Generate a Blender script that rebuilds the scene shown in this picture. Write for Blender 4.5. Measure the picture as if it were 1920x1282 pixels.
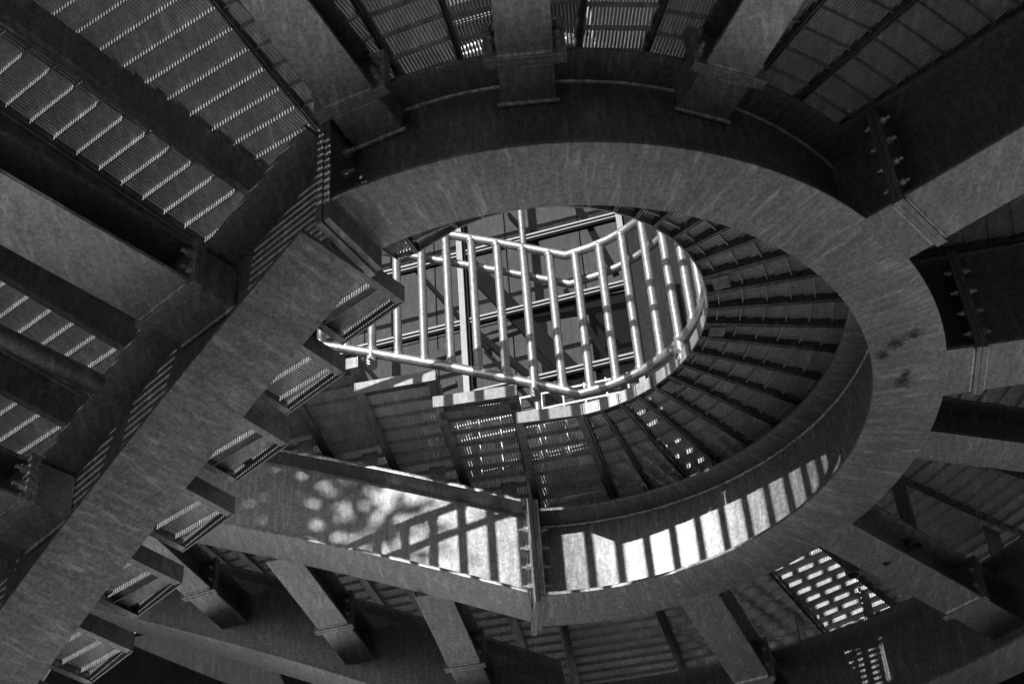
import bpy, bmesh, math, random
from mathutils import Vector, Matrix
random.seed(7)
for o in list(bpy.data.objects): bpy.data.objects.remove(o, do_unlink=True)
SC = bpy.context.scene
COL = SC.collection
PI = math.pi
R = math.radians
S = 1.5                      # metres per ring radius
CAMZ = 1.6
def V(x, y, h): return Vector((x*S, y*S, CAMZ + h*S))

# ------------------------------------------------------------------ camera
cd = bpy.data.cameras.new('camera'); cam = bpy.data.objects.new('camera', cd); COL.objects.link(cam)
SC.camera = cam
pitch, roll = 0.6994, -0.0794
fw = Vector((0, math.cos(pitch), math.sin(pitch))); r0 = Vector((1, 0, 0)); u0 = r0.cross(fw)
rr = r0*math.cos(roll) + u0*math.sin(roll); uu = -r0*math.sin(roll) + u0*math.cos(roll)
cam.matrix_world = Matrix(((rr.x, uu.x, -fw.x, -0.1074*S), (rr.y, uu.y, -fw.y, -3.5982*S), (rr.z, uu.z, -fw.z, CAMZ), (0, 0, 0, 1)))
cd.sensor_width = 36; cd.lens = 36*2948.4/1920; cd.clip_start = 0.05; cd.clip_end = 2000

# ------------------------------------------------------------------ light
SUN_AZ, SUN_EL = 55.6, 18.0      # direction the light travels towards, and its elevation
w = bpy.data.worlds.new('World'); SC.world = w; w.use_nodes = True
nt = w.node_tree; bg = nt.nodes['Background']
sky = nt.nodes.new('ShaderNodeTexSky'); sky.sky_type = 'NISHITA'; sky.sun_disc = False
sky.sun_elevation = R(SUN_EL); sky.sun_rotation = R(90 - (SUN_AZ + 180))
bw = nt.nodes.new('ShaderNodeRGBToBW')
nt.links.new(sky.outputs[0], bw.inputs[0]); nt.links.new(bw.outputs[0], bg.inputs[0])
bg.inputs[1].default_value = 0.05
sl = bpy.data.lights.new('sun', 'SUN'); sl.energy = 4.2; sl.angle = R(0.53); sl.color = (1, 1, 1)
sun = bpy.data.objects.new('sun', sl); COL.objects.link(sun)
sd = Vector((math.cos(R(SUN_AZ))*math.cos(R(SUN_EL)), math.sin(R(SUN_AZ))*math.cos(R(SUN_EL)), -math.sin(R(SUN_EL))))
sun.rotation_euler = sd.to_track_quat('-Z', 'Y').to_euler(); sun.location = (-20, -30, 25)
SC.view_settings.view_transform = 'Standard'; SC.view_settings.look = 'None'
SC.view_settings.exposure = 0.95; SC.view_settings.gamma = 1.0
SC.render.engine = 'CYCLES'
SC.cycles.max_bounces = 6; SC.cycles.diffuse_bounces = 3; SC.cycles.glossy_bounces = 4; SC.cycles.transparent_max_bounces = 12

# ------------------------------------------------------------------ materials (the photograph is black and white: all greys)
def newmat(name):
    m = bpy.data.materials.new(name); m.use_nodes = True
    n = m.node_tree; return m, n, n.nodes['Principled BSDF']
def nd(n, t, **k):
    x = n.nodes.new(t)
    for a, b in k.items(): setattr(x, a, b)
    return x
def steel(name, lo, hi, metal, rough, spangle=110.0, streak=0.34, bump=0.12, stain=0.14, spec=0.5, mode=None, spots=()):
    """galvanised steel: fine spangle, cloudy zinc, streaks across the member (mode: None, 'polar' or a plan angle)"""
    m, n, b = newmat(name); L = n.links.new
    tc = nd(n, 'ShaderNodeNewGeometry')
    def math_(op, a, c=None, c2=None):
        x = nd(n, 'ShaderNodeMath', operation=op)
        for k, q in enumerate((a, c, c2)):
            if q is None: continue
            if isinstance(q, (int, float)): x.inputs[k].default_value = q
            else: L(q, x.inputs[k])
        return x.outputs[0]
    v = nd(n, 'ShaderNodeTexVoronoi'); v.inputs['Scale'].default_value = spangle; L(tc.outputs['Position'], v.inputs['Vector'])
    bwv = nd(n, 'ShaderNodeRGBToBW'); L(v.outputs['Color'], bwv.inputs[0])
    no = nd(n, 'ShaderNodeTexNoise'); no.inputs['Scale'].default_value = 48; no.inputs['Detail'].default_value = 5; no.inputs['Roughness'].default_value = 0.72
    L(tc.outputs['Position'], no.inputs['Vector'])
    big = nd(n, 'ShaderNodeTexNoise'); big.inputs['Scale'].default_value = 2.6; big.inputs['Detail'].default_value = 2; big.inputs['Roughness'].default_value = 0.6
    L(tc.outputs['Position'], big.inputs['Vector'])
    sx = nd(n, 'ShaderNodeSeparateXYZ'); L(tc.outputs['Position'], sx.inputs[0]); X, Y, Z = sx.outputs
    cb = nd(n, 'ShaderNodeCombineXYZ')
    if mode == 'polar':
        an = math_('ARCTAN2', Y, X); rd = math_('SQRT', math_('ADD', math_('MULTIPLY', X, X), math_('MULTIPLY', Y, Y)))
        L(math_('MULTIPLY', an, 62.0), cb.inputs[0]); L(math_('MULTIPLY', rd, 6.0), cb.inputs[1])
    else:
        an = R(mode or 0.0); ca, sa = math.cos(an), math.sin(an)
        al = math_('ADD', math_('MULTIPLY', X, ca), math_('MULTIPLY', Y, sa)); ac = math_('ADD', math_('MULTIPLY', X, -sa), math_('MULTIPLY', Y, ca))
        L(math_('MULTIPLY', al, 40.0), cb.inputs[0]); L(math_('MULTIPLY', ac, 7.0), cb.inputs[1])
    L(math_('MULTIPLY', Z, 7.0), cb.inputs[2])
    st = nd(n, 'ShaderNodeTexNoise'); st.inputs['Scale'].default_value = 1.0; st.inputs['Detail'].default_value = 3; st.inputs['Roughness'].default_value = 0.65; st.inputs['Distortion'].default_value = 0.4
    L(cb.outputs[0], st.inputs['Vector'])
    t = math_('ADD', math_('ADD', math_('MULTIPLY', bwv.outputs[0], 0.16), math_('MULTIPLY', no.outputs['Fac'], 0.55)), math_('ADD', math_('MULTIPLY', big.outputs['Fac'], stain), math_('MULTIPLY', st.outputs['Fac'], streak)))
    tot = 0.71+stain+streak
    mr = nd(n, 'ShaderNodeMapRange'); L(t, mr.inputs[0]); mr.inputs[1].default_value = 0.42*tot; mr.inputs[2].default_value = 0.58*tot
    mr.inputs[3].default_value = lo; mr.inputs[4].default_value = hi
    stk = nd(n, 'ShaderNodeMapRange'); stk.interpolation_type = 'SMOOTHSTEP'; L(st.outputs['Fac'], stk.inputs[0]); stk.inputs[1].default_value = 0.56; stk.inputs[2].default_value = 0.70; stk.inputs[3].default_value = 1.0; stk.inputs[4].default_value = 1.0+streak*.75
    col = math_('MULTIPLY', mr.outputs[0], stk.outputs[0])
    for (sx_, sy_, sz_, rad) in spots:       # rust and dirt smudges
        dv = nd(n, 'ShaderNodeVectorMath', operation='DISTANCE'); L(tc.outputs['Position'], dv.inputs[0]); dv.inputs[1].default_value = (sx_, sy_, sz_)
        wob = math_('MULTIPLY_ADD', no.outputs['Fac'], rad*1.6, dv.outputs['Value'])
        f = nd(n, 'ShaderNodeMapRange'); f.interpolation_type = 'SMOOTHSTEP'; L(wob, f.inputs[0]); f.inputs[1].default_value = rad*.7; f.inputs[2].default_value = rad*1.9; f.inputs[3].default_value = 0.12; f.inputs[4].default_value = 1.0
        col = math_('MULTIPLY', col, f.outputs[0])
    L(col, b.inputs['Base Color'])
    b.inputs['Metallic'].default_value = metal; b.inputs['Specular IOR Level'].default_value = spec
    r2 = nd(n, 'ShaderNodeMapRange'); L(no.outputs['Fac'], r2.inputs[0]); r2.inputs[3].default_value = rough-0.12; r2.inputs[4].default_value = rough+0.14
    L(r2.outputs[0], b.inputs['Roughness'])
    if bump:
        bp = nd(n, 'ShaderNodeBump'); bp.inputs['Strength'].default_value = bump; bp.inputs['Distance'].default_value = 0.003
        L(no.outputs['Fac'], bp.inputs['Height']); L(bp.outputs[0], b.inputs['Normal'])
    return m
MET = 0.93
SPOTS = ((1.40, -.41, 5.631, .055), (1.47, -.45, 5.631, .05), (1.355, -.33, 5.631, .04), (1.458, -.15, 5.631, .055), (1.47, -.20, 5.631, .035))
M_beam = steel('galvanised_beam', 0.15, 0.27, MET, 0.53)
M_ring = steel('galvanised_curved_beam', 0.145, 0.27, MET, 0.53, mode='polar', streak=.45, spots=SPOTS)
M_cant = steel('galvanised_cantilever', 0.25, 0.46, MET, 0.52, stain=.3)
M_strL = steel('galvanised_front_stringer', 0.135, 0.265, MET, 0.52, mode=142.0, streak=.45)
M_tread = steel('galvanised_tread', 0.11, 0.22, MET, 0.48, bump=0)
M_plate = steel('galvanised_plate', 0.17, 0.25, 0.35, 0.5, bump=0)
M_bar = steel('grating_steel', 0.36, 0.55, 0.5, 0.42, bump=0)
M_cross = steel('cross_bar_steel', 0.22, 0.36, 0.5, 0.45, bump=0)
M_tube = steel('galvanised_tube', 0.27, 0.38, 0.75, 0.38, bump=0.02, streak=.12)
M_bolt = steel('bolt_zinc', 0.26, 0.4, 0.7, 0.4, bump=0)
M_weld = steel('weld', 0.22, 0.6, 0.5, 0.5, bump=0.8)
M_alu = steel('white_frame', 0.18, 0.23, 0.0, 0.4, bump=0.0, streak=0.1)
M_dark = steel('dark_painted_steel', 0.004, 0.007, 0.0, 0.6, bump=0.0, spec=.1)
M_wall = steel('interior_panel', 0.085, 0.135, 0.0, 0.7, bump=0.0, spec=.2)
M_pale = steel('pale_bounce_wall', 0.38, 0.44, 0.0, 0.8, bump=0.0)  # pale tone chosen so the unseen lower wall bounces sun
M_clad = steel('cladding_panel', 0.010, 0.019, 0.0, 0.8, bump=0.0, spec=.1)
def bounce_mat():
    m, n, b = newmat('pale_bounce_slab'); L = n.links.new  # pale grey of the slabs added to bounce sunlight upward
    g = nd(n, 'ShaderNodeNewGeometry'); no = nd(n, 'ShaderNodeTexNoise'); no.inputs['Scale'].default_value = 1.3; no.inputs['Detail'].default_value = 8
    L(g.outputs['Position'], no.inputs['Vector'])
    r = nd(n, 'ShaderNodeMapRange'); L(no.outputs['Fac'], r.inputs[0]); r.inputs[3].default_value = 0.36; r.inputs[4].default_value = 0.44
    L(r.outputs[0], b.inputs['Base Color']); b.inputs['Roughness'].default_value = 0.85
    return m
M_bounce = bounce_mat()
m_, n_, b_ = newmat('asphalt'); b_.inputs['Base Color'].default_value = (.05, .05, .05, 1); b_.inputs['Roughness'].default_value = .9; M_asph = m_
def glass_mat():
    m, n, b = newmat('window_glass'); L = n.links.new
    tr = nd(n, 'ShaderNodeBsdfTransparent'); tr.inputs[0].default_value = (0.8, 0.8, 0.8, 1)
    gl = nd(n, 'ShaderNodeBsdfGlossy'); gl.inputs['Roughness'].default_value = 0.02; gl.inputs[0].default_value = (0.9, 0.9, 0.9, 1)
    fr = nd(n, 'ShaderNodeFresnel'); fr.inputs[0].default_value = 1.75
    mx = nd(n, 'ShaderNodeMixShader'); mx.inputs[0].default_value = .015; L(tr.outputs[0], mx.inputs[1]); L(gl.outputs[0], mx.inputs[2])
    L(mx.outputs[0], n.nodes['Material Output'].inputs[0])
    return m
M_glass = glass_mat()
def leaf_mat():
    m, n, b = newmat('leaf'); b.inputs['Base Color'].default_value = (0.07, 0.07, 0.07, 1); b.inputs['Roughness'].default_value = 0.6
    return m
M_leaf = leaf_mat()
m_, n_, b_ = newmat('bark'); b_.inputs['Base Color'].default_value = (0.08, 0.08, 0.08, 1); b_.inputs['Roughness'].default_value = 0.9; M_bark = m_

# ------------------------------------------------------------------ helpers
def link(name, me, mat, parent=None):
    o = bpy.data.objects.new(name, me); COL.objects.link(o)
    if mat and not me.materials: me.materials.append(mat)
    if parent: o.parent = parent
    return o
def thing(name, label, cat, group=None, loc=(0, 0, 0)):
    o = bpy.data.objects.new(name, None); COL.objects.link(o); o.empty_display_size = 0.1
    o['label'] = label; o['category'] = cat; o['kind'] = 'thing'
    if group: o['group'] = group
    return o
def tag(o, label, cat, group=None):
    o['label'] = label; o['category'] = cat
    if group: o['group'] = group
    return o
class MB:
    def __init__(s): s.v = []; s.f = []
    def add(s, vs, fs):
        k = len(s.v); s.v += [tuple(p) for p in vs]; s.f += [tuple(i+k for i in f) for f in fs]; return s
    def hexa(s, b4, t4):           # bottom quad (ccw), top quad
        return s.add(list(b4)+list(t4), [(3, 2, 1, 0), (4, 5, 6, 7), (0, 1, 5, 4), (1, 2, 6, 5), (2, 3, 7, 6), (3, 0, 4, 7)])
    def slab(s, A, B, wid, z0, z1, off=0.0):   # plan segment A->B (metres), horizontal width, between two heights
        A = Vector((A[0], A[1])); B = Vector((B[0], B[1])); d = (B-A).normalized(); n = Vector((-d.y, d.x))
        A = A+n*off; B = B+n*off; h = n*wid/2
        q = [A-h, B-h, B+h, A+h]
        return s.hexa([(p.x, p.y, z0) for p in q], [(p.x, p.y, z1) for p in q])
    def prism(s, poly, z0, z1):
        k = len(poly)
        return s.add([(p[0], p[1], z0) for p in poly]+[(p[0], p[1], z1) for p in poly],
                     [tuple(range(k-1, -1, -1)), tuple(range(k, 2*k))]+[(i, (i+1) % k, k+(i+1) % k, k+i) for i in range(k)])
    def sweep(s, sec, fr, cap=True):   # sec: [(u,v)]; fr: [(pos, n)]  u along n, v along z
        k = len(sec); vs = []
        for p, n in fr:
            for u, v in sec: vs.append((p[0]+n[0]*u, p[1]+n[1]*u, p[2]+n[2]*u+v))
        fs = []
        for i in range(len(fr)-1):
            for j in range(k):
                a = i*k+j; b = i*k+(j+1) % k; fs.append((a, b, b+k, a+k))
        if cap: fs += [tuple(range(k-1, -1, -1)), tuple(range(len(vs)-k, len(vs)))]
        return s.add(vs, fs)
    def tube(s, pts, r, seg=12, cap=True):
        pts = [Vector(p) for p in pts]; vs = []; N = len(pts); up = Vector((0, 0, 1)); prev = None
        for i, p in enumerate(pts):
            a = (pts[i]-pts[i-1]).normalized() if i else (pts[1]-pts[0]).normalized()
            b = (pts[i+1]-pts[i]).normalized() if i < N-1 else a
            t = (a+b).normalized()
            ref = up if abs(t.z) < 0.9 else Vector((1, 0, 0))
            x = ref.cross(t).normalized(); y = t.cross(x)
            k = 1/max(0.5, a.dot(t))
            for j in range(seg):
                an = 2*PI*j/seg
                vs.append(p+(x*math.cos(an)*k+y*math.sin(an))*r)
        fs = []
        for i in range(N-1):
            for j in range(seg):
                a = i*seg+j; b = i*seg+(j+1) % seg; fs.append((a, b, b+seg, a+seg))
        if cap: fs += [tuple(range(seg-1, -1, -1)), tuple(range((N-1)*seg, N*seg))]
        return s.add(vs, fs)
    def mesh(s, name='m', bevel=0.0, smooth=False):
        me = bpy.data.meshes.new(name); me.from_pydata(s.v, [], s.f); me.update()
        bm = bmesh.new(); bm.from_mesh(me); bmesh.ops.recalc_face_normals(bm, faces=bm.faces)
        if bevel:
            ed = [e for e in bm.edges if len(e.link_faces) == 2 and e.calc_face_angle(0) > R(40)]
            bmesh.ops.bevel(bm, geom=ed, offset=bevel, segments=2, profile=0.6, affect='EDGES', clamp_overlap=True)
        bm.to_mesh(me); bm.free()
        if smooth:
            for p in me.polygons: p.use_smooth = True
            try: me.set_sharp_from_angle(angle=R(35))
            except Exception: pass
        return me
    def build(s, name, mat, parent=None, bevel=0.0, smooth=False): return link(name, s.mesh(name, bevel, smooth), mat, parent)
UNIT = MB().hexa([(-.5, -.5, -.5), (.5, -.5, -.5), (.5, .5, -.5), (-.5, .5, -.5)], [(-.5, -.5, .5), (.5, -.5, .5), (.5, .5, .5), (-.5, .5, .5)]).mesh('unit_bar')
def unit_box(name, mat, parent, c, ax, ay, sx, sy, sz):
    """shared box mesh placed at c with plan x axis ax"""
    me = UNITS.get(mat.name)
    if me is None:
        me = UNIT.copy(); me.materials.append(mat); UNITS[mat.name] = me
    o = bpy.data.objects.new(name, me); COL.objects.link(o); o.parent = parent
    o.matrix_local = Matrix(((ax[0]*sx, -ax[1]*sy, 0, c[0]), (ax[1]*sx, ax[0]*sy, 0, c[1]), (0, 0, sz, c[2]), (0, 0, 0, 1)))
    return o
UNITS = {}
# a bolt: hexagonal nut with washer and thread end, pointing along +X
def bolt_mesh():
    b = MB()
    def cyl(r, x0, x1, seg, ph=0):
        vs = []
        for x in (x0, x1):
            for j in range(seg):
                a = 2*PI*j/seg+ph; vs.append((x, r*math.cos(a), r*math.sin(a)))
        b.add(vs, [tuple(range(seg-1, -1, -1)), tuple(range(seg, 2*seg))]+[(j, (j+1) % seg, seg+(j+1) % seg, seg+j) for j in range(seg)])
    cyl(0.021, 0, 0.004, 12); cyl(0.0175, 0.004, 0.021, 6); cyl(0.0095, 0.021, 0.042, 8)
    me = b.mesh('bolt'); me.materials.append(M_bolt); return me
BOLT = bolt_mesh()
def bolt(parent, c, d, k=1.0):
    o = bpy.data.objects.new('bolt', BOLT); COL.objects.link(o); o.parent = parent
    q = Vector((d[0], d[1], 0)).normalized()
    a = random.uniform(0, 1)
    m = Matrix.Translation(Vector(c)) @ Matrix(((q.x, -q.y, 0, 0), (q.y, q.x, 0, 0), (0, 0, 1, 0), (0, 0, 0, 1))) @ Matrix.Rotation(a, 4, 'X') @ Matrix.Scale(k, 4)
    o.matrix_local = m
    return o
def pol(r, a): return (r*math.cos(R(a))*S, r*math.sin(R(a))*S)

# key heights, in ring radii above the camera
H1 = 2.6871        # soffit of the curved beam
HT = 3.018         # underside of its top flange
HD = 3.0964        # underside of the deck plates
DP = 0.046         # deck plate depth
RISE = 0.115
Zs = lambda h: CAMZ+h*S
A0, A1 = -118.5, 95.2
FT = 0.0125        # flange thickness
FW = 0.1025        # half flange width

# ------------------------------------------------------------------ ground
g = MB(); g.prism([(-400, -400), (400, -400), (400, 400), (-400, 400)], -0.3, -0.004)
o = g.build('ground', M_asph); o['kind'] = 'structure'
g = MB(); g.prism([(-6, .2), (18, .2), (18, 9), (-6, 9)], -0.25, 0.0)  # unseen pale slab, added to bounce sunlight up onto the soffits
o = g.build('bounce_slab_far', M_bounce); o['kind'] = 'structure'
g = MB(); g.prism([(-9, -4.4), (2.6, -4.4), (2.6, -1.3), (-9, -1.3)], -0.25, 0.0)  # second unseen slab, added to brighten the near cantilever soffits
o = g.build('bounce_slab_near', M_bounce); o['kind'] = 'structure'

# ------------------------------------------------------------------ flight paths
class Path:
    def __init__(s, ang, az0, k, slope, dz, off, side):
        s.az0, s.k, s.sl, s.side = R(az0), R(k), slope, side   # side=+1: outward is left of travel
        n0 = (-math.sin(s.az0), math.cos(s.az0))
        s.x0 = (math.cos(R(ang))+n0[0]*off, math.sin(R(ang))+n0[1]*off, H1+dz)
    def az(s, t): return s.az0+s.k*t
    def pos(s, t):
        x, y, z = s.x0; N = 24; dt = t/N
        for i in range(N):
            a = s.az0+s.k*(i+.5)*dt; x += dt*math.cos(a); y += dt*math.sin(a)
        return x, y, z+s.sl*t
    def out(s, t):
        a = s.az(t); return (-math.sin(a)*s.side, math.cos(a)*s.side)
    def pt(s, t, off, h=None):   # plan point in metres, off outward
        x, y, z = s.pos(t); n = s.out(t); return Vector(((x+n[0]*off)*S, (y+n[1]*off)*S, Zs(z if h is None else h)))
    def frames(s, t0, t1, n, off=0.0):
        fr = []
        for i in range(n+1):
            t = t0+(t1-t0)*i/n; o_ = s.out(t); fr.append((s.pt(t, off), (o_[0], o_[1], 0)))
        return fr
PL = Path(A0, 142.1, -4.58, -0.46, -0.085, 0.035, +1)
PF = Path(A1, 175.0, -8.7, 0.459, -0.002, 0.012, -1)

def box_sec(u0, u1, v0, v1): return [(u0*S, v0*S), (u1*S, v0*S), (u1*S, v1*S), (u0*S, v1*S)]
def ring_frames(rad, h, a0, a1, n):
    fr = []
    for i in range(n+1):
        a = R(a0+(a1-a0)*i/n); fr.append((Vector((rad*math.cos(a)*S, rad*math.sin(a)*S, Zs(h))), (math.cos(a), math.sin(a), 0)))
    return fr

# ------------------------------------------------------------------ curved beam of the landing
rb = thing('curved_beam', 'deep galvanised curved steel beam under the landing, innermost, ringing the opening', 'steel beam')
D = HT+FT-H1
fr = ring_frames(1.0, H1, A0, A1, 150)
MB().sweep(box_sec(-FW, FW, 0, FT), fr).build('bottom_flange', M_ring, rb, 0.004, True)
MB().sweep(box_sec(-FW, FW, D-FT, D), fr).build('top_flange', M_ring, rb, 0.004, True)
MB().sweep(box_sec(-.005, .005, FT, D-FT), fr).build('web', M_ring, rb, 0, True)
def rough_tube(fr, r):
    pts = []
    for p, n in fr:
        j = random.uniform(-.15, .15)*r; pts.append((p[0]+n[0]*j, p[1]+n[1]*j, p[2]+random.uniform(-.2, .2)*r))
    return MB().tube(pts, r, 6)
for s_ in (-1, 1):
    rough_tube([(p+Vector((n[0], n[1], 0))*s_*.008*S+Vector((0, 0, (D-FT-.003)*S)), n) for p, n in ring_frames(1.0, H1, A0+1, A1-1, 420)], 0.007).build('weld_bead', M_weld, rb, 0, True)
# end plates of the curved beam and bolts
def end_plate(parent, c, tang, outw, zlo, zhi, wid, th, nb=4, bolt_dir=None, bw_=0.062, rows=None):
    c = Vector((c[0], c[1])); t = Vector((tang[0], tang[1])).normalized(); n = Vector((outw[0], outw[1])).normalized()
    q = [c-n*wid/2-t*0, c+n*wid/2, c+n*wid/2+t*th, c-n*wid/2+t*th]
    return MB().hexa([(p.x, p.y, zlo) for p in q], [(p.x, p.y, zhi) for p in q]).build('end_plate', M_beam, parent, 0.003)
def bolts_on(parent, c, tang, outw, zs, offs, k=1.0):
    c = Vector((c[0], c[1])); t = Vector((tang[0], tang[1])).normalized(); n = Vector((outw[0], outw[1])).normalized()
    for z in zs:
        for u in offs:
            p = c+n*u; bolt(parent, (p.x, p.y, z), t, k)
cA = pol(1.0, A0); tA = (-math.sin(R(A0)), math.cos(R(A0))); nA = (math.cos(R(A0)), math.sin(R(A0)))
zA = (Zs(H1-.062), Zs(HT+.03))
pA = end_plate(rb, cA, tA, nA, zA[0], zA[1], 0.325, 0.028)
rows = [Zs(H1+.06+i*.075) for i in range(4)]
bolts_on(pA, (cA[0]+tA[0]*.028, cA[1]+tA[1]*.028), tA, nA, rows, (-.07, .07), 1.05)
cB = pol(1.0, A1); tB = (math.sin(R(A1)), -math.cos(R(A1))); nB = (math.cos(R(A1)), math.sin(R(A1)))
pB = end_plate(rb, cB, tB, nB, Zs(H1-.012), Zs(HT+.045), 0.33, 0.028)
bolts_on(pB, (cB[0]+tB[0]*.028, cB[1]+tB[1]*.028), tB, nB, rows, (-.085, .085), 1.05)

# ------------------------------------------------------------------ inner stringers of the two flights
def stringer(path, label, t1, dep, off=0.0, t0=0.02, mat=None, group=None, dz=0.0):
    e = thing('stair_stringer', label, 'steel beam', group)
    fr = [(p+Vector((0, 0, dz*S)), n) for p, n in path.frames(t0, t1, 40, off)]
    MB().sweep(box_sec(-FW, FW, 0, FT*1.1), fr).build('bottom_flange', mat or M_beam, e, 0.004, True)
    MB().sweep(box_sec(-FW, FW, dep-FT*1.1, dep), fr).build('top_flange', M_beam, e, 0.002, True)
    MB().sweep(box_sec(-.005, .005, FT*1.1, dep-FT*1.1), fr).build('web', M_beam, e, 0, True)
    return e
sL = stringer(PL, 'galvanised beam of the descending flight, crossing the lower left diagonally in front', 3.6, 0.375, mat=M_strL)
sF = stringer(PF, 'inner beam of the ascending far flight with sun and leaf shadow on its web', 3.4, 0.375)
end_plate(sL, (cA[0]-tA[0]*.001, cA[1]-tA[1]*.001), (-tA[0], -tA[1]), nA, zA[0]-.012, zA[1], 0.335, 0.028)
pF = end_plate(sF, (cB[0]-tB[0]*.001, cB[1]-tB[1]*.001), (-tB[0], -tB[1]), nB, Zs(H1-.03), Zs(HT+.05), 0.33, 0.028)
bolts_on(pF, (cB[0]-tB[0]*.029, cB[1]-tB[1]*.029), (-tB[0], -tB[1]), nB, rows, (-.085, .085), 1.05)

# ------------------------------------------------------------------ outer beams
RO = 2.1; HO = H1-.10
ro = thing('curved_beam', 'outer curved beam of the landing with specks of sun, lower right corner', 'steel beam')
fr = ring_frames(RO, HO, -58, 96, 110)
MB().sweep(box_sec(-FW, FW, 0, FT), fr).build('bottom_flange', M_beam, ro, 0.002, True)
MB().sweep(box_sec(-FW, FW, D-FT, D), fr).build('top_flange', M_beam, ro, 0.002, True)
MB().sweep(box_sec(-.005, .005, FT, D-FT), fr).build('web', M_beam, ro, 0, True)
rn = thing('curved_beam', 'unseen outer curved beam beyond the top edge, kept for the shade it casts', 'steel beam')  # out of view, added to keep low sun off the near webs
fr = ring_frames(2.33, H1, -130, -58.2, 50)
MB().sweep(box_sec(-FW, FW, 0, FT), fr).build('bottom_flange', M_beam, rn, 0.002, True)
MB().sweep(box_sec(-FW, FW, D-FT, D), fr).build('top_flange', M_beam, rn, 0.002, True)
MB().sweep(box_sec(-.005, .005, FT, D-FT), fr).build('web', M_beam, rn, 0, True)
stringer(PF, 'outer beam of the ascending far flight along the lower left edge', 4.2, 0.375, .93, 0.0, dz=-.12)
stringer(PL, 'outer beam of the descending flight beyond the upper left corner', 3.6, 0.375, 1.33, 0.0)

# ------------------------------------------------------------------ cantilever beams
def ibeam_h(e, A, B, hb, ht, wid, mat=None):
    za, zb = Zs(hb), Zs(ht); f = FT*S*0.95
    MB().slab(A, B, wid, za, za+f).build('bottom_flange', mat or M_beam, e, 0.004)
    MB().slab(A, B, wid, zb-f, zb).build('top_flange', M_beam, e, 0.002)
    MB().slab(A, B, 0.012, za+f, zb-f).build('web', M_beam, e)
def weld_line(e, A, B, z, r=0.007):
    n = 26; pts = []
    for i in range(n+1):
        t = i/n; pts.append((A[0]+(B[0]-A[0])*t, A[1]+(B[1]-A[1])*t, z+random.uniform(-.2, .2)*r))
    MB().tube(pts, r*random.uniform(.9, 1.2), 6).build('weld_bead', M_weld, e, 0, True)
def cantilever(label, A, dirv, L0, Lj, L1, hb, ht, wid, pw, plate_side='near', boxed=False, group='cantilever beams under the deck', zlo=None):
    """A plan origin (metres); stub from L0 to Lj, bolted joint, beam from Lj to L1 along dirv"""
    e = thing('cantilever_beam', label, 'steel beam', group)
    d = Vector(dirv).normalized(); n = Vector((-d.y, d.x)); A = Vector((A[0], A[1]))
    P = lambda l: A+d*l
    th = 0.022
    if boxed:
        q = [P(L0)-n*wid/2, P(Lj-th)-n*wid/2, P(Lj-th)+n*wid/2, P(L0)+n*wid/2]
        MB().prism([(p.x, p.y) for p in q], Zs(hb), Zs(ht)).build('stub', M_cant, e, 0.002)
        weld_line(e, P(L0+.006)-n*(wid/2+.012), P(L0+.006)+n*(wid/2+.012), Zs(hb)-.002)
    else:
        ibeam_h(e, P(L0), P(Lj-th), hb, ht, wid)
    weld_line(e, P(Lj-th-.006)-n*wid*.47, P(Lj-th-.006)+n*wid*.47, Zs(hb)-.001, .006)
    weld_line(e, P(Lj+th+.006)-n*wid*.47, P(Lj+th+.006)+n*wid*.47, Zs(hb)-.001, .006)
    z0 = Zs(hb)-.012 if zlo is None else zlo; z1 = Zs(ht)+.01
    plates = []
    for k in (0, 1):
        a = Lj-th if k == 0 else Lj+.0015
        q = [P(a)-n*pw/2, P(a+th)-n*pw/2, P(a+th)+n*pw/2, P(a)+n*pw/2]
        plates.append(MB().prism([(p.x, p.y) for p in q], z0-(.002*k), z1).build('end_plate', M_cant if boxed else M_beam, e, 0.002))
    ibeam_h(e, P(Lj+th+.0015), P(L1), hb, ht, wid, M_cant if boxed else None)
    nb = 2 if (ht-hb) < .25 else 4
    zz = [Zs(hb)+(Zs(ht)-Zs(hb))*(i+.75)/(nb+.5) for i in range(nb)]
    u = pw/2-.028
    for z in zz:
        for s_ in (-1, 1):
            p = P(Lj+th+.0015)+n*u*s_; bolt(plates[1], (p.x, p.y, z), d, 1.1 if boxed else .85)
            p = P(Lj-th)+n*u*s_; bolt(plates[0], (p.x, p.y, z), -d, .7)
    return e
def radial(a): return Vector((math.cos(R(a)), math.sin(R(a))))
OUTL = (RO-.007)*S
for lab, a, hb, ht, wid, pw, Lj, boxed in (
    ('grey cantilever beam entering from the top edge left of centre, nearest the left joint', -113.2, 2.942, 3.066, .137, .2, 1.145, True),
    ('grey cantilever beam coming straight down from the top edge, bolted to the curved beam', -91.1, 2.942, 3.066, .137, .2, 1.145, True),
    ('grey cantilever beam leaning in from the top edge right of centre with mottled soffit', -65.8, 2.942, 3.066, .137, .2, 1.15, True),
    ('deep wide cantilever beam running off the upper right with a black web', -38.8, H1-.001, HT+FT-.0015, .205, .215, 1.19, False),
    ('deep wide cantilever beam leaving the right edge at mid height', -6.2, H1-.001, HT+FT-.0015, .205, .215, 1.192, False),
    ('cantilever beam leaving the right edge below the mid-height one', 18.9, H1+.12, H1+.27, .14, .17, 1.75, False)):
    cantilever(lab, (0, 0), radial(a), (1.007 if boxed else (FW+.97))*S, Lj*S, OUTL if a > -58 else 2.32*S, hb, ht, wid*S, pw*S, boxed=boxed)
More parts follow.
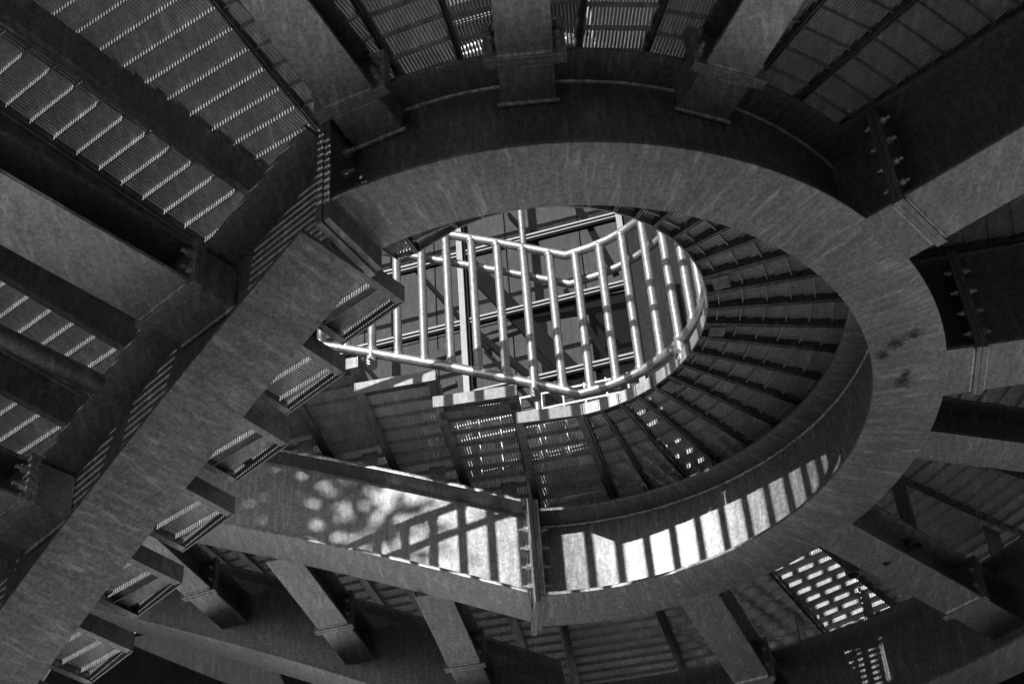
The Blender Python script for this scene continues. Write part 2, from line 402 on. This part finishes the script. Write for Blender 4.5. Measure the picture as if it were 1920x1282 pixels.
# webs of the deep stubs run on to the curved beam's web
for e in [o for o in bpy.data.objects if o.get('category') == 'steel beam' and o.name.startswith('cantilever') and 'deep wide' in o['label']]:
    a = -38.8 if 'upper right' in e['label'] else -6.2
    MB().slab(pol(1.006, a), pol(FW+.9695, a), .012, Zs(H1+FT), Zs(HT-.001)).build('web', M_beam, e)
def cant_pts(lab, pa, pb, hb, ht, wid, pw, jfrac, ext):
    A = Vector(pa); B = Vector(pb); L = (B-A).length
    return cantilever(lab, A, B-A, 0.0, L, L*ext, hb, ht, wid, pw)
e7 = cant_pts('cantilever beam with a round hole in its soffit, lower right, bolted at its far end', pol(1.07, 37.55), pol(1.815, 41.0), H1-.001, H1+.15, .145*S, .18*S, 1, 1.385)
e8 = cant_pts('cantilever beam reaching the bottom edge right of centre below the sunlit web', pol(1.07, 65.82), pol(1.745, 67.5), H1-.001, H1+.15, .13*S, .165*S, 1, 1.535)
# drain hole through the soffit of that beam
fl = [c for c in e7.children if c.name.startswith('bottom_flange')][-1]
hx = pol(1.367, 39.3); cut = MB(); cut.tube([(hx[0], hx[1], Zs(H1)-.1), (hx[0], hx[1], Zs(H1)+.1)], .02, 20)
co = cut.build('cutter', None)
for fl in [c for c in e7.children if c.name.startswith('bottom_flange')]:
    md = fl.modifiers.new('hole', 'BOOLEAN'); md.object = co; md.operation = 'DIFFERENCE'; md.solver = 'EXACT'
    bpy.context.view_layer.update()
    me2 = bpy.data.meshes.new_from_object(fl.evaluated_get(bpy.context.evaluated_depsgraph_get())); fl.modifiers.clear(); fl.data = me2
bpy.data.objects.remove(co, do_unlink=True)
for lab, (rd_, an_) in (('open ended drain pipe hanging right of the beam with the hole', (1.539, 39.2-4.2)), ('open ended drain pipe hanging over the sunlit grating', (1.508, 48.3))):
    c = pol(rd_, an_) if an_ > 40 else pol(1.539, 39.2); b = MB(); z0, z1 = Zs(H1+.12), Zs(HD)-.002; seg = 24; vs = []
    for r_, z_ in ((.039, z1), (.039, z0), (.034, z0), (.034, z1)):
        for q in range(seg): vs.append((c[0]+r_*math.cos(2*PI*q/seg), c[1]+r_*math.sin(2*PI*q/seg), z_))
    b.add(vs, [(k*seg+q, k*seg+(q+1) % seg, ((k+1) % 4)*seg+(q+1) % seg, ((k+1) % 4)*seg+q) for k in range(4) for q in range(seg)])
    tag(b.build('drain_pipe', M_beam, None, 0, True), lab, 'pipe', 'open drain pipes under the landing')
FC = [('cantilever beam of the far flight, nearest the bolted joint, reaching the bottom edge', .38), ('cantilever beam of the far flight, middle one, with two bolts at its outer end', .95), ('cantilever beam of the far flight, half hidden behind the front beam treads', 1.62), ('cantilever beam of the far flight low in the bottom left corner', 2.3)]
for lab, t in FC:
    x, y, z = PF.pos(t); n = PF.out(t)
    A = PF.pt(t, FW+.003); hb = z+.006
    cantilever(lab, A, n, 0, .53*S, (.93-FW-.01)*S, hb, hb+.14, .125*S, .155*S)
LC = [('wide grey cantilever beam at the left edge, bolted to the descending flight beam', .47), ('cantilever beam stub at the left edge below the pipe', 1.12)]
for lab, t in LC:
    x, y, z = PL.pos(t); n = PL.out(t); hb = 2.637-(t-.47)*.46
    cantilever(lab, PL.pt(t, .007), n, 0, .125*S, (1.33-.02)*S, hb, hb+.13, .2*S, .235*S, boxed=True)

# drain pipe under the descending flight
t = .80; x, y, z = PL.pos(t)
pp = [PL.pt(t, .10, 2.60), PL.pt(t, 1.2, 2.60)]
tag(MB().tube(pp, .042, 20).build('support_pipe', M_beam, None, 0, True), 'round grey pipe between two treads at the left edge', 'pipe')

# ------------------------------------------------------------------ decks and treads
PITCH = 0.0140
def clip_bar(poly, o, d, n, u):
    """extent of the line o+n*u along d inside convex poly"""
    lo, hi = -1e9, 1e9; k = len(poly)
    cx = sum(p.x for p in poly)/k; cy = sum(p.y for p in poly)/k
    for i in range(k):
        a, b = poly[i], poly[(i+1) % k]; e = b-a; m = Vector((-e.y, e.x)).normalized()
        if m.dot(Vector((cx, cy))-a) < 0: m = -m
        c0 = m.dot(o+n*u-a); c1 = m.dot(d)
        if abs(c1) < 1e-9:
            if c0 < 0: return None
        elif c1 > 0: lo = max(lo, -c0/c1)
        else: hi = min(hi, -c0/c1)
    return (lo, hi) if hi-lo > .02 else None
def deck_panel(name, label, cat, group, ia, ib, oa, ob, zb, cross_max=999, cover=None, cross_gap=0.108, brackets=None, lip=0.0, upstand=None, par=None, dp=None):
    """panel between plan points: inner a,b and outer a,b (metres), underside of its plates at zb"""
    e = thing(name, label, cat, group)
    ia, ib, oa, ob = [Vector((p[0], p[1])) for p in (ia, ib, oa, ob)]
    zt = zb+(dp or DP*S); t = .007
    cen = (ia+ib+oa+ob)/4
    def side(p, q, nm, z0, tt=t):
        d = (q-p).normalized(); n = Vector((-d.y, d.x))
        if n.dot(cen-p) < 0: n = -n
        quad = [p+n*.002, q+n*.002, q+n*(tt+.002), p+n*(tt+.002)]
        bb = MB().prism([(v.x, v.y) for v in quad], z0, zt)
        if lip:
            w2 = n*(tt+.002); bb.prism([(v.x, v.y) for v in (p+w2+d*.012, q+w2-d*.012, q+w2+n*lip-d*.012, p+w2+n*lip+d*.012)], z0+.0005, z0+.007)
        bb.build(nm, M_tread, e, 0.0015)
        return n
    na = side(ia, oa, 'side_plate', zb+.001); nb_ = side(ib, ob, 'side_plate', zb+.001)
    d = {'a': oa-ia, 'b': ob-ib}.get(par, (oa+ob)/2-(ia+ib)/2).normalized(); n = Vector((-d.y, d.x)); o_ = (ia+ib)/2
    # end plates sit between the side plates
    def endp(p, q, nm, mat):
        x = (q-p).normalized(); a = p+x*.0095; b = q-x*.0095; m = d if nm == 'edge_plate' else -d
        quad = [a, b, b+m*.008, a+m*.008]
        MB().prism([(v.x, v.y) for v in quad], zb, zt-.001).build(nm, mat, e, 0.0015)
    endp(ia, ib, 'edge_plate', M_plate); endp(oa, ob, 'end_plate', M_tread)
    x = (ib-ia).normalized()
    inner = [ia+x*.012+d*.010, ib-x*.012+d*.010, ob-(ob-oa).normalized()*.012-d*.010, oa+(ob-oa).normalized()*.012-d*.010]
    us = [(p-o_).dot(n) for p in inner]; u = min(us)+PITCH*.4; b = MB(); bt = .0052
    while u < max(us):
        r = clip_bar(inner, o_, d, n, u)
        if r:
            a = o_+n*u+d*r[0]; c = o_+n*u+d*r[1]
            b.slab(a, c, bt, zt-.033, zt-.002)
        u += PITCH
    gr = b.build('grating', M_bar, e); gr['kind'] = 'stuff'
    # deep cross bars
    vs = [(p-o_).dot(d) for p in inner]; v = min(vs)+cross_gap*.45; cnt = 0
    while v < max(vs)-.03 and cnt < cross_max:
        r = clip_bar(inner, o_+d*v, n, d, 0.0)
        if r:
            c = o_+d*v+n*(r[0]+r[1])/2
            unit_box('cross_bar', M_cross, e, (c.x, c.y, zt-.0405), n, None, r[1]-r[0]-.001, .005, .026)
        v += cross_gap; cnt += 1
    if cover:   # flat blanking plate near the inner edge, under the bars
        v0 = min(vs)+cover[0]; r = clip_bar(inner, o_+d*(v0+cover[1]/2), n, d, 0.0)
        if r:
            c = o_+d*(v0+cover[1]/2)+n*(r[0]+r[1])/2
            unit_box('cover_plate', M_tread, e, (c.x, c.y, zt-.0645), n, None, r[1]-r[0]-.012, cover[1], .006)
    if upstand:
        a = ia.lerp(oa, upstand[0]); b2 = oa; m = (b2-a).normalized(); q = Vector((-m.y, m.x))
        if q.dot(cen-a) < 0: q = -q
        MB().prism([(v.x, v.y) for v in (a+q*.003, b2+q*.003, b2+q*.009, a+q*.009)], zt+.0005, zt+upstand[1]).build('upstand', M_tread, e)
    if brackets:
        for (c, ax, h0, wd) in brackets:
            unit_box('bracket', M_beam, e, (c[0], c[1], (h0+zb)/2), ax, None, wd, .012, zb-h0-.001)
    return e
ORD = ['first', 'second', 'third', 'fourth', 'fifth', 'sixth', 'seventh', 'eighth', 'ninth', 'tenth', 'eleventh', 'twelfth', 'thirteenth', 'fourteenth', 'fifteenth', 'sixteenth', 'seventeenth', 'eighteenth', 'nineteenth', 'twentieth', 'twenty-first', 'twenty-second', 'twenty-third', 'twenty-fourth', 'twenty-fifth', 'twenty-sixth']
RI, RE = 0.487, 2.62
ANG = [-118.8, -109, -100, -91.7, -83.5, -73.8, -65, -57, -49, -39.9, -32.5, -24.8, -16.2, -7.6, .7, 8.6, 15.9, 24.4, 32.4, 39.8, 47.5, 55.3, 62.9, 70.5, 77.6]
zdeck = Zs(HD)
z_ftop = Zs(HT+FT)
npan = len(ANG)-1
for i in range(npan):
    a, b = ANG[i], ANG[i+1]; m = (a+b)/2
    k = npan-i
    side_ = 'counted anticlockwise from the sunlit edge plates'
    lab = f'wedge-shaped grating landing panel, {ORD[k]} from the far flight'
    br = [(pol(1.0, a+.8), (math.cos(R(a)), math.sin(R(a))), z_ftop+.001, .13), (pol(RO, a+.8), (math.cos(R(a)), math.sin(R(a))), Zs(HO)+D*S+.001, .13)][:(2 if a > -57 else 1)]
    deck_panel('landing_panel', lab, 'deck panel', 'wedge panels of the landing', pol(RI, a), pol(RI, b), pol(RE, a), pol(RE, b), zdeck,
               cover=(.03, .075) if i in (12, 15, 19, 22) else None, brackets=br, par='a')
# two end panels of the landing
t0 = .31
end_in = PL.pt(t0, -.51); end_out = PL.pt(t0, 1.6)
mid_in = (-.357*S, -.340*S); mid_out = (-1.2*S, -2.283*S)
deck_panel('landing_panel', 'last landing panel before the descending flight, beside the first tread', 'deck panel', None,
           end_in, mid_in, end_out, mid_out, zdeck, cover=(.05, .06))
deck_panel('landing_panel', 'landing panel just left of the top left cantilever beam', 'deck panel', None,
           mid_in, pol(RI, ANG[0]), mid_out, pol(RE, ANG[0]), zdeck)
fi = PF.pt(-.015, -.49); fo = PF.pt(-.015, 1.62)
deck_panel('landing_panel', 'wide landing panel with sunlit striped edge plate beside the far flight', 'deck panel', None,
           pol(RI, ANG[-1]), fi, pol(RE, ANG[-1]), fo, zdeck, lip=.03)
# treads of the descending flight (seen at the left)
for i in range(1, 11):
    ta = .29+.245*(i-1); tb = ta+.262; zb = Zs(HD-RISE*i)
    x, y, z = PL.pos(ta+.13); n = PL.out(ta+.13)
    c = PL.pt(ta+.14, .0); zf = Zs(z+.375)
    a = PL.az(ta+.13)
    nd_ = Vector((math.cos(R(233.6)), math.sin(R(233.6))))
    def lp(tt, off): q = PL.pt(tt, 0.0); return Vector((q.x, q.y))+nd_*off*S
    deck_panel('stair_tread', f'{ORD[i-1]} grating tread of the descending flight below the landing, at the left', 'stair tread', 'treads of the descending flight',
               lp(ta, -.55), lp(tb, -.55), lp(ta, 1.5), lp(tb, 1.5), zb-.022, dp=DP*S+.022,
               cover=(.055, .07) if i in (1, 3, 5) else None, lip=.03, upstand=(.24, .075),
               brackets=[((c.x, c.y), (math.cos(a), math.sin(a)), zf-.02, .1)])
for i in range(1, 11):
    ta = .252*(i-1)-.03; tb = ta+.267; zb = Zs(HD+RISE*i)
    c = PF.pt(ta+.1, .0); x, y, z = PF.pos(ta+.1); zf = Zs(z+.375); a = PF.az(ta)
    deck_panel('stair_tread', f'{ORD[i-1]} grating tread of the ascending far flight above the landing', 'stair tread', 'treads of the ascending flight',
               PF.pt(ta, -.49), PF.pt(tb, -.49), PF.pt(ta, 1.6), PF.pt(tb, 1.6), zb,
               cover=(.045, .06) if i in (1, 3) else None, lip=.042,
               brackets=[((c.x, c.y), (math.cos(a), math.sin(a)), zf-.02, .085)])

# ------------------------------------------------------------------ railing round the opening
rail = thing('guard_railing', 'sunlit galvanised tube railing with upright bars round the stair opening', 'railing')
# path of plan points with deck underside height
rp = []
HL = HD-.038
for i in range(13):
    t = 2.3-2.525*i/12; p = PF.pt(t, -.475); rp.append((p.x, p.y, HL+.47*(t+.225)))
arc = [67-8.0*i for i in range(0, 26)]
for a in arc: q = pol(.502, a); rp.append((q[0], q[1], HL))
for i in range(1, 12):
    t = .30+3.2*(i/11); p = PL.pt(t, -.43); rp.append((p.x, p.y, HL+.02-.458*(t-.30)))
def rail_pts(dh, out=0.0):
    r = []
    for i, (x, y, h) in enumerate(rp):
        if out:
            a = Vector(rp[max(0, i-1)][:2]); b = Vector(rp[min(len(rp)-1, i+1)][:2]); d = (b-a).normalized(); n = Vector((d.y, -d.x))*-1
            x += n.x*out; y += n.y*out
        r.append((x, y, Zs(h+dh)))
    return r
HB, HTOP, HH = .136, .764, .67
MB().tube(rail_pts(HTOP), .024, 14).build('top_rail', M_tube, rail, 0, True)
MB().tube(rail_pts(HB), .026, 14).build('bottom_rail', M_tube, rail, 0, True)
MB().tube(rail_pts(HH, .075), .022, 14).build('handrail', M_tube, rail, 0, True)
# balusters evenly along the path
cum = [0]
for i in range(1, len(rp)): cum.append(cum[-1]+math.hypot(rp[i][0]-rp[i-1][0], rp[i][1]-rp[i-1][1]))
def along(s):
    for i in range(1, len(rp)):
        if s <= cum[i]:
            f = (s-cum[i-1])/(cum[i]-cum[i-1]); a, b = rp[i-1], rp[i]
            return [a[j]+(b[j]-a[j])*f for j in range(3)], Vector((b[0]-a[0], b[1]-a[1])).normalized()
    return list(rp[-1]), Vector((1, 0))
def lathe(prof, seg=14):
    b = MB(); vs = [(r*math.cos(2*PI*j/seg), r*math.sin(2*PI*j/seg), z) for r, z in prof for j in range(seg)]
    return b.add(vs, [(i*seg+j, i*seg+(j+1) % seg, (i+1)*seg+(j+1) % seg, (i+1)*seg+j) for i in range(len(prof)-1) for j in range(seg)])
LB = (HTOP-HB)*S
BAL = lathe([(.0235, 0), (.0290, .024), (.0275, .031), (.0228, .034), (.0226, LB*.5), (.0228, LB-.033), (.0270, LB-.030), (.0285, LB-.022), (.0235, LB)]).mesh('baluster', 0, True); BAL.materials.append(M_tube)
sp = .1385; s_ = .095; k = 0
while s_ < cum[-1]-.03:
    p, d = along(s_)
    o = bpy.data.objects.new('baluster', BAL); COL.objects.link(o); o.parent = rail; o.location = (p[0], p[1], Zs(p[2]+HB))
    if k % 6 == 3:
        zz = Zs(p[2]+.075) if p[2] > HL+.01 else Zs(p[2]+.055)
        po = MB().tube([(p[0], p[1], zz), (p[0], p[1], Zs(p[2]+HB))], .027, 14).build('post', M_tube, rail, 0, True)
        n = Vector((d.y, -d.x)); bolt(po, (p[0]+n.x*.024, p[1]+n.y*.024, Zs(p[2]+.085)), n, 1.0)
        q = [(p[0], p[1], Zs(p[2]+HH-.03)), (p[0]-n.x*.05, p[1]-n.y*.05, Zs(p[2]+HH-.045)), (p[0]-n.x*.073, p[1]-n.y*.073, Zs(p[2]+HH))]
        MB().tube(q, .008, 8).build('handrail_bracket', M_tube, rail, 0, True)
    s_ += sp; k += 1

# ------------------------------------------------------------------ glazed building beyond the opening
FA = Vector((-0.756, 3.378)); FB = Vector((0.569, 3.050)); fd = (FB-FA).normalized(); fn = Vector((fd.y, -fd.x))  # fn towards the stair
bld = thing('glass_building', 'glazed building with white frames and dark braces seen through the opening', 'building')
def fp(s, off=0.0): p = FA+fd*s+fn*off; return (p.x*S, p.y*S)
def fbar(name, mat, s0, s1, h0, h1, o0, o1):   # bar in the facade plane
    q = [fp(s0, o0), fp(s1, o0), fp(s1, o1), fp(s0, o1)]
    return MB().prism(q, Zs(h0), Zs(h1)).build(name, mat, bld, 0.003)
mull = [-2.54, -1.56, -.58, .40, 1.38]
trans = [3.3, 3.84, 4.37, 4.9, 5.43, 5.96, 6.5, 7.04, 7.58, 8.12, 8.66]
for s in mull:
    fbar('mullion', M_alu, s-.018, s+.018, 3.27, 8.7, .0, .05)
    fbar('mullion_shade', M_dark, s+.0185, s+.034, 3.27, 8.7, -.05, .03)  # dark strip built as the shade on the right of each mullion
for h in trans:
    for a, b in zip(mull, mull[1:]):
        fbar('transom', M_alu, a+.0345, b-.0185, h-.008, h+.005, 0, .03)
        fbar('transom', M_dark, a+.0345, b-.0185, h-.019, h-.0115, -.03, .02)
        fbar('transom', M_alu, a+.0345, b-.0185, h-.028, h-.0195, 0, .025)
for h0, h1 in zip(trans, trans[1:]):
    for a, b in zip(mull, mull[1:]):
        fbar('pane', M_glass, a+.036, b-.02, h0+.0055, h1-.033, -.012, -.006)
fbar('bounce_plinth', M_pale, -6.5, 6.5, -1.06, 2.6, -.1, .06)  # unseen lower wall, made pale as a sun reflector for the soffits
fbar('spandrel_wall', M_clad, -6.5, 1.40, 2.602, 4.3, -.1, .055)
# interior: floor slabs and back wall, diagonal braces
for i in range(8):
    for k in range(6):
        if random.random() < .9: fbar('wall_panel', M_wall, -2.5+i*.5, -2.5+i*.5+.492, 4.4+k*.72, 4.4+k*.72+.712, -.78-random.uniform(0, .02), -.74)
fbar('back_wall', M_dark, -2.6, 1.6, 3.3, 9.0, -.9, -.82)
fbar('roof', M_wall, -2.7, 1.7, 8.75, 8.85, -1.7, .1)
def strut(name, mat, s0, h0, s1, h1, off, wid, dep):
    a = Vector((*fp(s0, off), Zs(h0))); b = Vector((*fp(s1, off), Zs(h1))); d = (b-a).normalized(); nn = Vector((fn.x, fn.y, 0)); u = d.cross(nn).normalized()
    q = [a-u*wid/2, b-u*wid/2, b+u*wid/2, a+u*wid/2]
    MB().hexa([p-nn*dep/2 for p in q], [p+nn*dep/2 for p in q]).build(name, mat, bld, 0.003)
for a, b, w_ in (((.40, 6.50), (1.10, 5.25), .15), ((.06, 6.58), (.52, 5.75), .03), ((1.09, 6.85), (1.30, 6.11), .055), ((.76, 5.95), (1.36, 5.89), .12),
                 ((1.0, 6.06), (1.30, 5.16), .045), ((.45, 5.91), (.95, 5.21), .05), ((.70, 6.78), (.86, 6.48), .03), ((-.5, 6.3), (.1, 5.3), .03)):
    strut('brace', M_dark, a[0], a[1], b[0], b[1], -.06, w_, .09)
for a, b, w_ in (((.10, 5.835), (.74, 5.915), .085), ((.76, 6.02), (1.36, 5.985), .05), ((-.58, 5.5), (.3, 5.62), .06)):
    strut('tie_beam', M_wall, a[0], a[1], b[0], b[1], -.10, w_, .06)
# clad return wall at the right of the glazing
for i in range(10):
    s0 = 1.42+i*.145
    q = [fp(s0, .1+i*.06), fp(s0+.139, .1+i*.06), fp(s0+.139, -.2), fp(s0, -.2)]
    MB().prism(q, Zs(-1.06), Zs(8.7)).build('cladding_panel', M_clad, bld, 0.004)

fr_ = thing('balcony_railing', 'small tube railing of the glazed building, low behind the stair railing', 'railing')
def f3(s_, h, off): p = fp(s_, off); return (p[0], p[1], Zs(h))
for h, nm in ((5.185, 'top_rail'), (5.085, 'mid_rail'), (4.985, 'mid_rail')): MB().tube([f3(.2, h+.012, .17), f3(1.36, h-.02, .17)], .016, 10).build(nm, M_tube, fr_, 0, True)
for k in range(10): MB().tube([f3(.26+k*.118, 4.7, .17), f3(.26+k*.118, 5.185, .17)], .014, 10).build('baluster', M_tube, fr_, 0, True)
fbar('balcony_slab', M_clad, -.5, 1.36, 4.6, 4.7, .06, .24)
tag(MB().tube([V(-1.25, -1.37, 2.985), V(-1.13, -1.232, 2.985)], .022, 14).build('short_pipe', M_beam, None, 0, True), 'short grey round bar under a tread in the top left corner', 'pipe')
pole = MB().tube([(-.02*S, 1.60*S, Zs(HD+DP)), (-.02*S, 1.60*S, Zs(6.2))], .022, 14)
tag(pole.build('tube_post', M_tube, None, 0, True), 'tall thin tube post standing behind the railing, rising past its top rail', 'post')

# ------------------------------------------------------------------ trees towards the sun: their shade dapples the stair
def tree(label, base, hgt, cz, cr, nleaf, seed, leaf=.10):
    rnd = random.Random(seed); e = thing('tree', label, 'tree')
    b = MB(); N = 9
    fr = []
    for i in range(N):
        f = i/(N-1); fr.append((base[0]+math.sin(f*3)*.15, base[1]+math.cos(f*2.4)*.15, hgt*.85*f))
    # tapered trunk
    vs = []; fs = []; seg = 10
    for i, p in enumerate(fr):
        r = .26*(1-i/(N-1))+.05
        for j in range(seg): a = 2*PI*j/seg; vs.append((p[0]+r*math.cos(a), p[1]+r*math.sin(a), p[2]))
    for i in range(N-1):
        for j in range(seg): fs.append((i*seg+j, i*seg+(j+1) % seg, (i+1)*seg+(j+1) % seg, (i+1)*seg+j))
    b.add(vs, fs); b.build('trunk', M_bark, e, 0, True)
    lb = MB(); cl = []
    for _ in range(34):
        a = rnd.uniform(0, 2*PI); z = rnd.uniform(-1, 1); rad = rnd.uniform(.35, .95)
        q = math.sqrt(1-z*z)
        c = Vector((base[0]+cr[0]*rad*q*math.cos(a), base[1]+cr[1]*rad*q*math.sin(a), cz+cr[2]*rad*z)); cl.append(c)
        lb.tube([(base[0], base[1], cz-cr[2]*.6), (Vector((base[0], base[1], cz-cr[2]*.3))+c)/2, c], .035, 5)
    lb.build('limb', M_bark, e, 0, True)
    v = []; f = []
    for _ in range(nleaf):
        c = rnd.choice(cl); p = c+Vector((rnd.gauss(0, .3), rnd.gauss(0, .3), rnd.gauss(0, .26)))
        x = Vector((rnd.gauss(0, 1), rnd.gauss(0, 1), rnd.gauss(0, 1))).normalized(); y = x.orthogonal().normalized(); L = leaf*rnd.uniform(.6, 1.3)
        k = len(v); v += [p, p+x*L*.5+y*L*.28, p+x*L, p+x*L*.5-y*L*.28]; f.append((k, k+1, k+2, k+3))
    lm = bpy.data.meshes.new('crown'); lm.from_pydata(v, [], f); lm.materials.append(M_leaf)
    o = link('crown', lm, None, e); o['kind'] = 'stuff'
def sunpos(W, dist):   # point dist metres back along the sun ray from W
    return W-sd*dist
Wp = PF.pt(1.12, 0.0); T = sunpos(Wp+Vector((0, 0, .3)), 7.5)
tree('leafy tree standing towards the sun, dappling the far flight beam', (T.x-.33, T.y+.22), T.z+1.0, T.z, (1.3, 1.3, 1.25), 5600, 5, leaf=.135)
